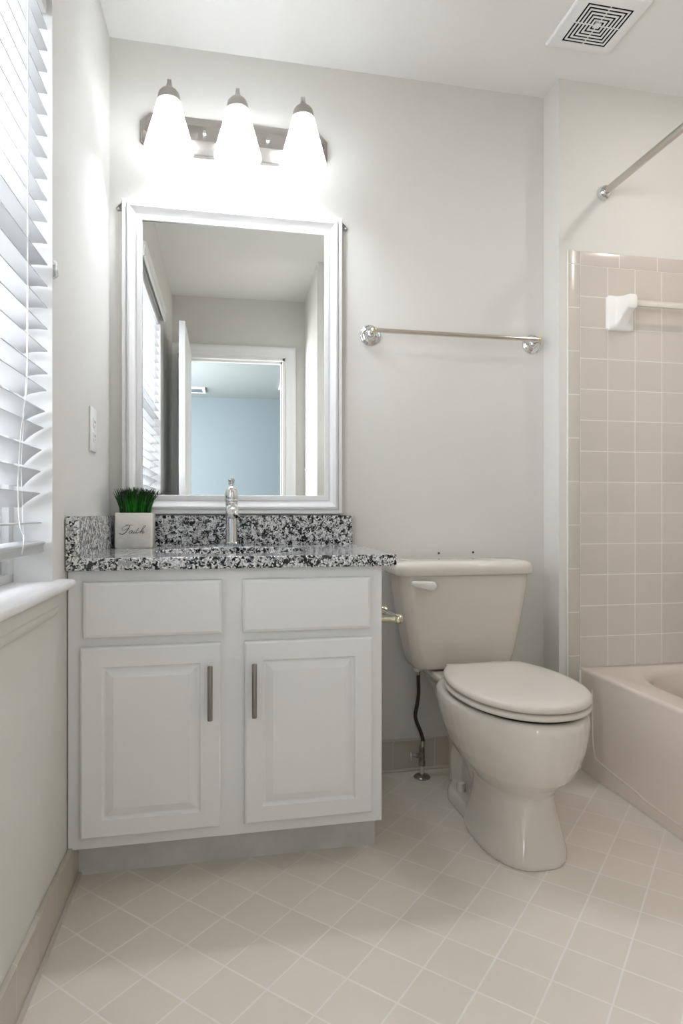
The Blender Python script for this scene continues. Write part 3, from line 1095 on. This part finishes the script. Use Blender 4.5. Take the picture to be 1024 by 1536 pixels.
# ------------------------------------------------------------------ paper holder on the vanity's side
ph = thing('toilet_paper_holder', 'empty brass and chrome paper holder on the side of the vanity', 'paper holder', (VR, -0.40, 0.612))
for y in (-0.052, 0.105):
    b = MB()
    b.lathe([(0.022, 0.0), (0.022, 0.004), (0.012, 0.008), (0.007, 0.014), (0.006, 0.045), (0.008, 0.056), (0.009, 0.060)], (0, y, 0), 'X', 20)
    b.lathe([(0.001, -0.013), (0.009, -0.012), (0.013, -0.006), (0.0135, 0.003), (0.011, 0.010), (0.001, 0.013)], (0.070, y, 0), 'X', 20)
    b.build('post', M['brass'], ph)
b = MB()
b.tube([(0.068, -0.05, 0.001), (0.068, 0.028, 0.001)], 0.0095, 16)
b.tube([(0.068, 0.028, 0.001), (0.068, 0.104, 0.001)], 0.0075, 16)
b.build('roller', M['chrome'], ph)

# ------------------------------------------------------------------ toilet
TX = 1.135
to = thing('toilet', 'bone coloured two-piece toilet with closed elongated lid', 'toilet', (TX, 0, 0))


def egg(yb, yf, hw, z, n=44, pw=2.0, back=0.55, widest=0.44):
    """elongated oval in plan: yb the back, yf the front; widest point a share of the way from the back"""
    yc = yb + (yf - yb) * widest
    pts = []
    for i in range(n):
        t = 2 * PI * i / n
        c, s = math.cos(t), math.sin(t)
        if s <= 0:      # front half (towards -y)
            e = 2.0 / pw
            x = hw * math.copysign(abs(c) ** e, c)
            y = yc + (yc - yf) * -abs(s) ** e
        else:
            e = back
            x = hw * math.copysign(abs(c) ** e, c)
            y = yc + (yb - yc) * abs(s) ** (e if e < 1 else 1)
        pts.append((x, y, z))
    return pts


b = MB()
sect = [(0.0, -0.33, -0.668, 0.112, 2.5), (0.012, -0.33, -0.668, 0.112, 2.5), (0.03, -0.335, -0.664, 0.109, 2.5), (0.07, -0.35, -0.652, 0.101, 2.4), (0.115, -0.36, -0.640, 0.092, 2.3), (0.15, -0.36, -0.636, 0.089, 2.2),
        (0.172, -0.355, -0.640, 0.093, 2.15), (0.195, -0.33, -0.662, 0.112, 2.1), (0.225, -0.30, -0.692, 0.136, 2.05), (0.26, -0.275, -0.716, 0.156, 2.0), (0.30, -0.255, -0.731, 0.169, 2.0), (0.34, -0.235, -0.739, 0.177, 2.0), (0.37, -0.225, -0.741, 0.180, 2.0), (0.386, -0.222, -0.737, 0.178, 2.0), (0.392, -0.228, -0.728, 0.171, 2.0)]
b.rings([egg(yb, yf - (0.014 if z > 0.2 else 0.008), hw + 0.005, z, pw=pw, back=0.8) for z, yb, yf, hw, pw in sect])
# rear deck with its flared ears
rd = lambda y0, y1, hw, z, r: [(x, y, z) for x, y in rrect(0, (y0 + y1) / 2, hw, (y1 - y0) / 2, r, 6)]
b.rings([rd(-0.30, -0.10, 0.046, 0.0, 0.03), rd(-0.30, -0.10, 0.046, 0.12, 0.03), rd(-0.34, -0.08, 0.066, 0.22, 0.03), rd(-0.36, -0.05, 0.085, 0.30, 0.03), rd(-0.36, -0.04, 0.106, 0.345, 0.03), rd(-0.36, -0.035, 0.124, 0.366, 0.03), rd(-0.36, -0.035, 0.129, 0.375, 0.028), rd(-0.36, -0.035, 0.129, 0.384, 0.028), rd(-0.355, -0.04, 0.125, 0.389, 0.026)])
# foot flange
b.rings([[(x, y, 0.0) for x, y in rrect(0, -0.345, 0.100, 0.165, 0.085, 8)], [(x, y, 0.030) for x, y in rrect(0, -0.345, 0.099, 0.164, 0.085, 8)], [(x, y, 0.042) for x, y in rrect(0, -0.345, 0.093, 0.158, 0.08, 8)]])
# trapway bulges on both flanks
for s in (-1, 1):
    b.tube(catmull([(s * 0.045, -0.40, 0.10), (s * 0.052, -0.34, 0.17), (s * 0.048, -0.27, 0.19), (s * 0.044, -0.21, 0.13), (s * 0.036, -0.20, 0.03)], 6), 0.030, 16)
bowl = b.build('bowl', M['bone'], to)
bowl.location.x = 0.010
md = bowl.modifiers.new('blend', 'REMESH')
md.mode = 'VOXEL'
md.voxel_size = 0.0042
md.use_smooth_shade = True
md = bowl.modifiers.new('soften', 'SMOOTH')
md.factor = 0.5
md.iterations = 7

b = MB()
tk = lambda hw, y0, y1, z, r: [(x, y - (0.012 * (1 - (x / max(hw, .01)) ** 2) if y < -0.1 else 0), z) for x, y in rrect(0, (y0 + y1) / 2, hw, (y1 - y0) / 2, r, 8)]
b.rings([tk(0.150, -0.165, -0.045, 0.391, 0.03), tk(0.165, -0.180, -0.036, 0.396, 0.035), tk(0.172, -0.186, -0.032, 0.408, 0.037), tk(0.180, -0.190, -0.030, 0.44, 0.037), tk(0.203, -0.196, -0.028, 0.55, 0.037), tk(0.220, -0.200, -0.025, 0.66, 0.037), tk(0.224, -0.201, -0.025, 0.702, 0.037)])
b.build('tank', M['bone'], to, angle=50)
b = MB()
lid = lambda i, z: tk(0.240 - i, -0.214 + i, -0.014 - i, z, max(0.045 - i * 0.5, 0.01))
b.rings([lid(0.014, 0.703), lid(0.003, 0.7035), lid(0.0, 0.709), lid(0.0, 0.726), lid(0.002, 0.734), lid(0.007, 0.741), lid(0.015, 0.746), lid(0.030, 0.7485), lid(0.06, 0.750), lid(0.09, 0.7505)])
b.build('tank_lid', M['bone'], to, angle=60)
b = MB()
lv = [(-0.197, 0.0055), (-0.190, 0.0085), (-0.178, 0.0105), (-0.160, 0.0125), (-0.142, 0.0140), (-0.130, 0.0150), (-0.121, 0.0135), (-0.1165, 0.008), (-0.115, 0.002)]
rg = []
for x, r in lv:
    zc_ = 0.682 - 0.010 * max(0, min(1, (x + 0.197) / 0.07))
    rg.append([(x, -0.219 + 0.006 * math.sin(2 * PI * k / 16), zc_ + r * math.cos(2 * PI * k / 16)) for k in range(16)])
b.rings(rg)
b.lathe([(0.010, 0), (0.010, 0.02)], (-0.130, -0.196, 0.672), '-Y', 16)
b.build('flush_lever', M['white_ceramic'], to, angle=60)


def seat_outline(i, z, hw=0.177, yc=-0.500, yf=-0.752, bl=0.285, cut=0.212):
    """elongated seat in plan: an egg cut straight across at the back"""
    pts = []
    a0 = math.asin(cut / bl)
    h, f, q, ct = hw - i, (yc - yf) - i, bl - i, cut - i * 0.8
    a1 = math.asin(min(0.999, ct / q))
    K = 22
    for k in range(K + 1):          # right flank, back corner to the widest point
        t = a1 * (1 - k / K)
        pts.append((h * math.cos(t), yc + q * math.sin(t), z))
    for k in range(1, 2 * K):       # round the front
        t = PI * k / (2 * K)
        pts.append((h * math.copysign(abs(math.cos(t)) ** 0.94, math.cos(t)), yc - f * math.sin(t) ** 0.94, z))
    for k in range(K + 1):
        t = a1 * k / K
        pts.append((-h * math.cos(t), yc + q * math.sin(t), z))
    # soften the two back corners
    x1 = h * math.cos(a1)
    pts[0] = (x1 - 0.010, yc + ct, z)
    pts[-1] = (-x1 + 0.010, yc + ct, z)
    return pts


for nm, z0, g, th in (('seat', 0.4005, 0.001, 0.017), ('seat_lid', 0.4195, 0.0, 0.021)):
    b = MB()
    E = lambda i, z: seat_outline(i + g, z)
    rgs = [E(0.006, z0), E(0.001, z0 + 0.003), E(0.0, z0 + th * 0.45), E(0.002, z0 + th * 0.72), E(0.007, z0 + th * 0.92), E(0.015, z0 + th)]
    if nm == 'seat_lid':
        rgs += [E(0.030, z0 + th + 0.002), E(0.055, z0 + th + 0.0035), E(0.09, z0 + th + 0.0045), E(0.13, z0 + th + 0.005)]
    b.rings(rgs)
    b.build(nm, M['seat'], to, angle=70).location.x = 0.010
b = MB()
b.rings([seat_outline(0.022, 0.388), seat_outline(0.022, 0.404)])
b.build('seat_gap_shade', M['dark'], to).location.x = 0.010  # near-black filler, painted as the shade between seat and bowl
for s in (-1, 1):
    b = MB()
    b.box(s * 0.075 - 0.022, s * 0.075 + 0.022, -0.262, -0.222, 0.388, 0.424, 0.006)
    b.build('seat_hinge', M['seat'], to).location.x = 0.010
b = MB()
b.box(-0.10, 0.10, -0.16, -0.05, 0.386, 0.394)
b.build('tank_gasket', M['dark'], to)
for s in (-1, 1):
    b = MB()
    b.lathe([(0.0138, 0.036), (0.0138, 0.060), (0.0115, 0.066), (0.006, 0.0685), (0.001, 0.069)], (s * 0.068, -0.285, 0), 'Z', 20)
    b.build('bolt_cap', M['seat'], to).location.x = 0.010

# ------------------------------------------------------------------ water supply valve
sv = thing('supply_valve', 'chrome shut-off valve with grey braided hose rising from the floor to the tank', 'valve', (1.021, -0.072, 0))
b = MB()
b.lathe([(0.029, 0), (0.029, 0.002), (0.025, 0.006), (0.014, 0.009), (0.009, 0.010)], (0, 0, 0), 'Z', 28)
b.build('floor_flange', M['steel'], sv)
b = MB()
b.lathe([(0.0075, 0.008), (0.0075, 0.042)], (0, 0, 0), 'Z', 16)
b.build('riser', M['chrome'], sv)
b = MB()
b.lathe([(0.0115, 0.040), (0.0115, 0.058), (0.0085, 0.060), (0.0095, 0.062), (0.0105, 0.074), (0.0105, 0.086), (0.0085, 0.088), (0.0095, 0.090), (0.0095, 0.102), (0.006, 0.104), (0.006, 0.112)], (0, 0, 0), 'Z', 18)
b.lathe([(0.008, 0), (0.0095, 0.006), (0.0095, 0.016), (0.006, 0.020), (0.004, 0.034)], (-0.004, -0.001, 0.076), '-X', 16)
b.build('valve_body', M['steel'], sv)
b = MB()
b.lathe([(0.001, 0), (0.013, 0.001), (0.0155, 0.004), (0.013, 0.007), (0.001, 0.008)], (-0.036, -0.001, 0.076), '-X', 24, sx=1.0, sy=0.6)
b.build('valve_handle', M['chrome'], sv)
b = MB()
b.tube(catmull([(0.002, 0, 0.108), (0.003, 0, 0.128), (-0.004, 0.002, 0.155), (-0.018, 0.004, 0.19), (-0.022, 0.004, 0.215), (-0.016, 0.002, 0.25), (-0.012, 0, 0.29), (-0.013, 0, 0.33), (-0.0135, 0, 0.368)], 6), 0.0065, 12)
b.build('hose', M['hose'], sv)
b = MB()
b.lathe([(0.0075, 0.106), (0.0075, 0.122), (0.0068, 0.124)], (0.0025, 0, 0), 'Z', 14)
b.build('ferrule', M['chrome_soft'], sv)
b = MB()
b.lathe([(0.0075, 0.352), (0.0075, 0.366)], (-0.0135, 0, 0), 'Z', 14)
b.build('ferrule', M['chrome_soft'], sv)
b = MB()
b.lathe([(0.012, 0.364), (0.0145, 0.366), (0.0145, 0.386), (0.011, 0.3905)], (-0.0135, 0, 0), 'Z', 10)
b.build('coupling_nut', M['white_plastic'], sv)

# ------------------------------------------------------------------ bathtub
BX_0, BX_1, BY_0, BY_1, BZ = 1.594, RX - 0.001, -1.698, CY - 0.0085, 0.358
tub = thing('bathtub', 'almond alcove bathtub with a plain apron in the tiled alcove', 'bathtub')
b = MB()
bm = b.bm
cx, cy = (BX_0 + BX_1) / 2, (BY_0 + BY_1) / 2
NQ = 16


def sq(x0, x1, y0, y1, z, r):
    return [(x, y, z) for x, y in rrect((x0 + x1) / 2, (y0 + y1) / 2, (x1 - x0) / 2, (y1 - y0) / 2, r, NQ)]


rgs = [sq(BX_0, BX_1, BY_0, BY_1, 0.0, 0.004), sq(BX_0, BX_1, BY_0, BY_1, BZ - 0.012, 0.004), sq(BX_0 + 0.001, BX_1, BY_0, BY_1, BZ - 0.005, 0.004), sq(BX_0 + 0.006, BX_1 - 0.002, BY_0 + 0.002, BY_1 - 0.001, BZ, 0.006), sq(BX_0 + 0.012, BX_1 - 0.004, BY_0 + 0.004, BY_1 - 0.002, BZ + 0.001, 0.01),
       sq(BX_0 + 0.088, BX_1 - 0.052, BY_0 + 0.06, BY_1 - 0.036, BZ, 0.262), sq(BX_0 + 0.098, BX_1 - 0.062, BY_0 + 0.07, BY_1 - 0.046, BZ - 0.003, 0.258), sq(BX_0 + 0.108, BX_1 - 0.072, BY_0 + 0.08, BY_1 - 0.056, BZ - 0.011, 0.252), sq(BX_0 + 0.115, BX_1 - 0.079, BY_0 + 0.09, BY_1 - 0.063, BZ - 0.026, 0.246),
       sq(BX_0 + 0.13, BX_1 - 0.10, BY_0 + 0.16, BY_1 - 0.08, 0.20, 0.20), sq(BX_0 + 0.145, BX_1 - 0.115, BY_0 + 0.25, BY_1 - 0.10, 0.09, 0.17), sq(BX_0 + 0.19, BX_1 - 0.16, BY_0 + 0.32, BY_1 - 0.15, 0.05, 0.12)]
b.rings(rgs)
b.build('tub_body', M['tub'], tub, angle=62)
# the raised skirt line on the apron
b = MB()
ln = catmull([(BX_0, -0.185, 0.30), (BX_0, -0.187, 0.20), (BX_0, -0.190, 0.125), (BX_0, -0.200, 0.085), (BX_0, -0.225, 0.066), (BX_0, -0.40, 0.050), (BX_0, -0.60, 0.036), (BX_0, -1.62, 0.030)], 6)
b.tube(ln, 0.0035, 8)
b.build('apron_bead', M['tub'], tub)
b = MB()
b.tube([(BX_0 + 0.002, BY_0, 0.002), (BX_0 + 0.002, BY_1, 0.002)], 0.005, 8)
b.build('caulk_line', M['grout_bead'], tub)

# ceramic bar holder in the tub alcove
sh = thing('shower_towel_bar', 'white ceramic bar holder with a pale bar on the tub wall tiles', 'towel bar', (1.745, TT, 1.62))
for i, x in enumerate((0.0, 0.5)):
    b = MB()
    rb = lambda hx, hz, y, cxx, czz, r: [(cxx + px_, y, czz + pz_) for px_, pz_ in rrect(0, 0, hx, hz, r, 5)]
    b.rings([rb(0.052, 0.062, 0, 0, 0, 0.012), rb(0.052, 0.062, -0.010, 0, 0, 0.012), rb(0.048, 0.058, -0.015, 0, 0, 0.012), rb(0.030, 0.054, -0.019, 0, 0.002, 0.012), rb(0.023, 0.046, -0.030, 0, 0.008, 0.010), rb(0.020, 0.032, -0.052, 0, 0.018, 0.010), rb(0.020, 0.026, -0.070, 0, 0.022, 0.010), rb(0.018, 0.024, -0.078, 0, 0.022, 0.010), rb(0.012, 0.018, -0.081, 0, 0.022, 0.008)])
    b.build('bracket', M['white_ceramic'], sh, angle=45, matrix=Matrix.Translation((x, 0, 0)))
b = MB()
b.box(0.02, 0.48, -0.062, -0.050, 0.012, 0.030, 0.003)
b.build('bar', M['seat'], sh)

# shower rod
rod = thing('shower_curtain_rod', 'chrome shower curtain rod fixed to the wall above the tub', 'curtain rod', (1.688, CY, 2.050))
b = MB()
b.lathe([(0.026, 0), (0.026, 0.004), (0.024, 0.010), (0.022, 0.020), (0.017, 0.026), (0.0135, 0.027)], (0, 0, 0), '-Y', 32)
fl_ = b.build('flange', M['chrome'], rod)
b = MB()
b.lathe([(0.004, 0), (0.004, 0.003), (0.001, 0.004)], (0.004, -0.018, -0.022), '-Y', 10)
b.build('screw', M['steel'], fl_)
b = MB()
b.lathe([(0.026, 0), (0.026, 0.004), (0.022, 0.020), (0.0135, 0.027)], (0, -(1.70 + CY) + 0.027, 0), '-Y', 32)
b.build('flange', M['chrome'], rod)
b = MB()
b.lathe([(0.0125, 0.01), (0.0125, 1.70 + CY - 0.01)], (0, 0, 0), '-Y', 24)
b.build('pole', mat('rod_chrome', (205, 200, 194), 0.2, 1.0), rod)

# ------------------------------------------------------------------ exhaust grille in the ceiling
ev = thing('exhaust_fan_grille', 'square white exhaust fan grille with concentric slots in the ceiling', 'vent', (1.4955, -0.362, CEIL))
b = MB()
HO, HI = 0.112, 0.089
b.rings([[(sx_ * h, sy_ * h, z) for sx_, sy_ in ((-1, -1), (1, -1), (1, 1), (-1, 1))] for h, z in ((HO, 0.0), (HO, -0.006), (HO - 0.003, -0.010), (HI + 0.004, -0.014), (HI, -0.013), (HI, -0.002))], cap0=False, cap1=False)
b.build('frame', M['white_plastic'], ev)
b = MB()
hs = [HI - 0.0032]
n_r = 7
step = (HI - 0.0032) / (n_r + 0.15)
for k in range(n_r):
    o_ = HI - 0.0005 - k * step - (0.0066 if k else 0.0)
    i_ = HI - 0.0005 - (k + 1) * step
    if k == 0:
        o_ = HI
    if k == n_r - 1:
        b.box(-o_, o_, -o_, o_, -0.013, -0.008)
        break
    b.rings([[(sx_ * h, sy_ * h, z) for sx_, sy_ in ((-1, -1), (1, -1), (1, 1), (-1, 1))] for h, z in ((o_, -0.0112), (o_, -0.013), (i_, -0.013), (i_, -0.0112), (o_, -0.0112))], cap0=False, cap1=False)
for a in (0, 1):
    if a:
        b.box(-0.0014, 0.0014, -HI, HI, -0.0128, -0.0108)
    else:
        b.box(-HI, HI, -0.0014, 0.0014, -0.0128, -0.0108)
b.build('slotted_cover', M['white_plastic'], ev, smooth=False)
b = MB()
b.box(-HI, HI, -HI, HI, -0.003, -0.001)
b.build('slot_shade', M['dark'], ev, smooth=False)  # flat black plate, its colour stands for the shade behind the slots

# ------------------------------------------------------------------ recessed lamp above the tub
dl = thing('recessed_light', 'round recessed ceiling lamp above the bathtub', 'ceiling light', (2.02, -0.85, CEIL))
b = MB()
b.lathe([(0.085, 0.0), (0.085, -0.005), (0.080, -0.008), (0.066, -0.006), (0.062, -0.001)], (0, 0, 0), 'Z', 32, cap0=False, cap1=False)
b.build('trim_ring', M['white_plastic'], dl)
b = MB()
b.lathe([(0.062, -0.001), (0.062, -0.003)], (0, 0, 0), 'Z', 32)
b.build('lens', M['downlight'], dl)

# ------------------------------------------------------------------ two little screws left in the wall above the tank
for (x, z, lb) in ((1.108, 0.7625, 'small dark screw in the wall above the tank lid, nearer the granite top'), (1.238, 0.7640, 'small dark screw in the wall above the tank lid, nearer the tub alcove')):
    t = thing('wall_screw', lb, 'screw', (x, 0, z), 'wall screws above the tank')
    b = MB()
    b.lathe([(0.0042, 0), (0.0042, 0.0015), (0.003, 0.003), (0.001, 0.0034)], (0, 0, 0), '-Y', 12)
    b.build('head', M['slot'], t)
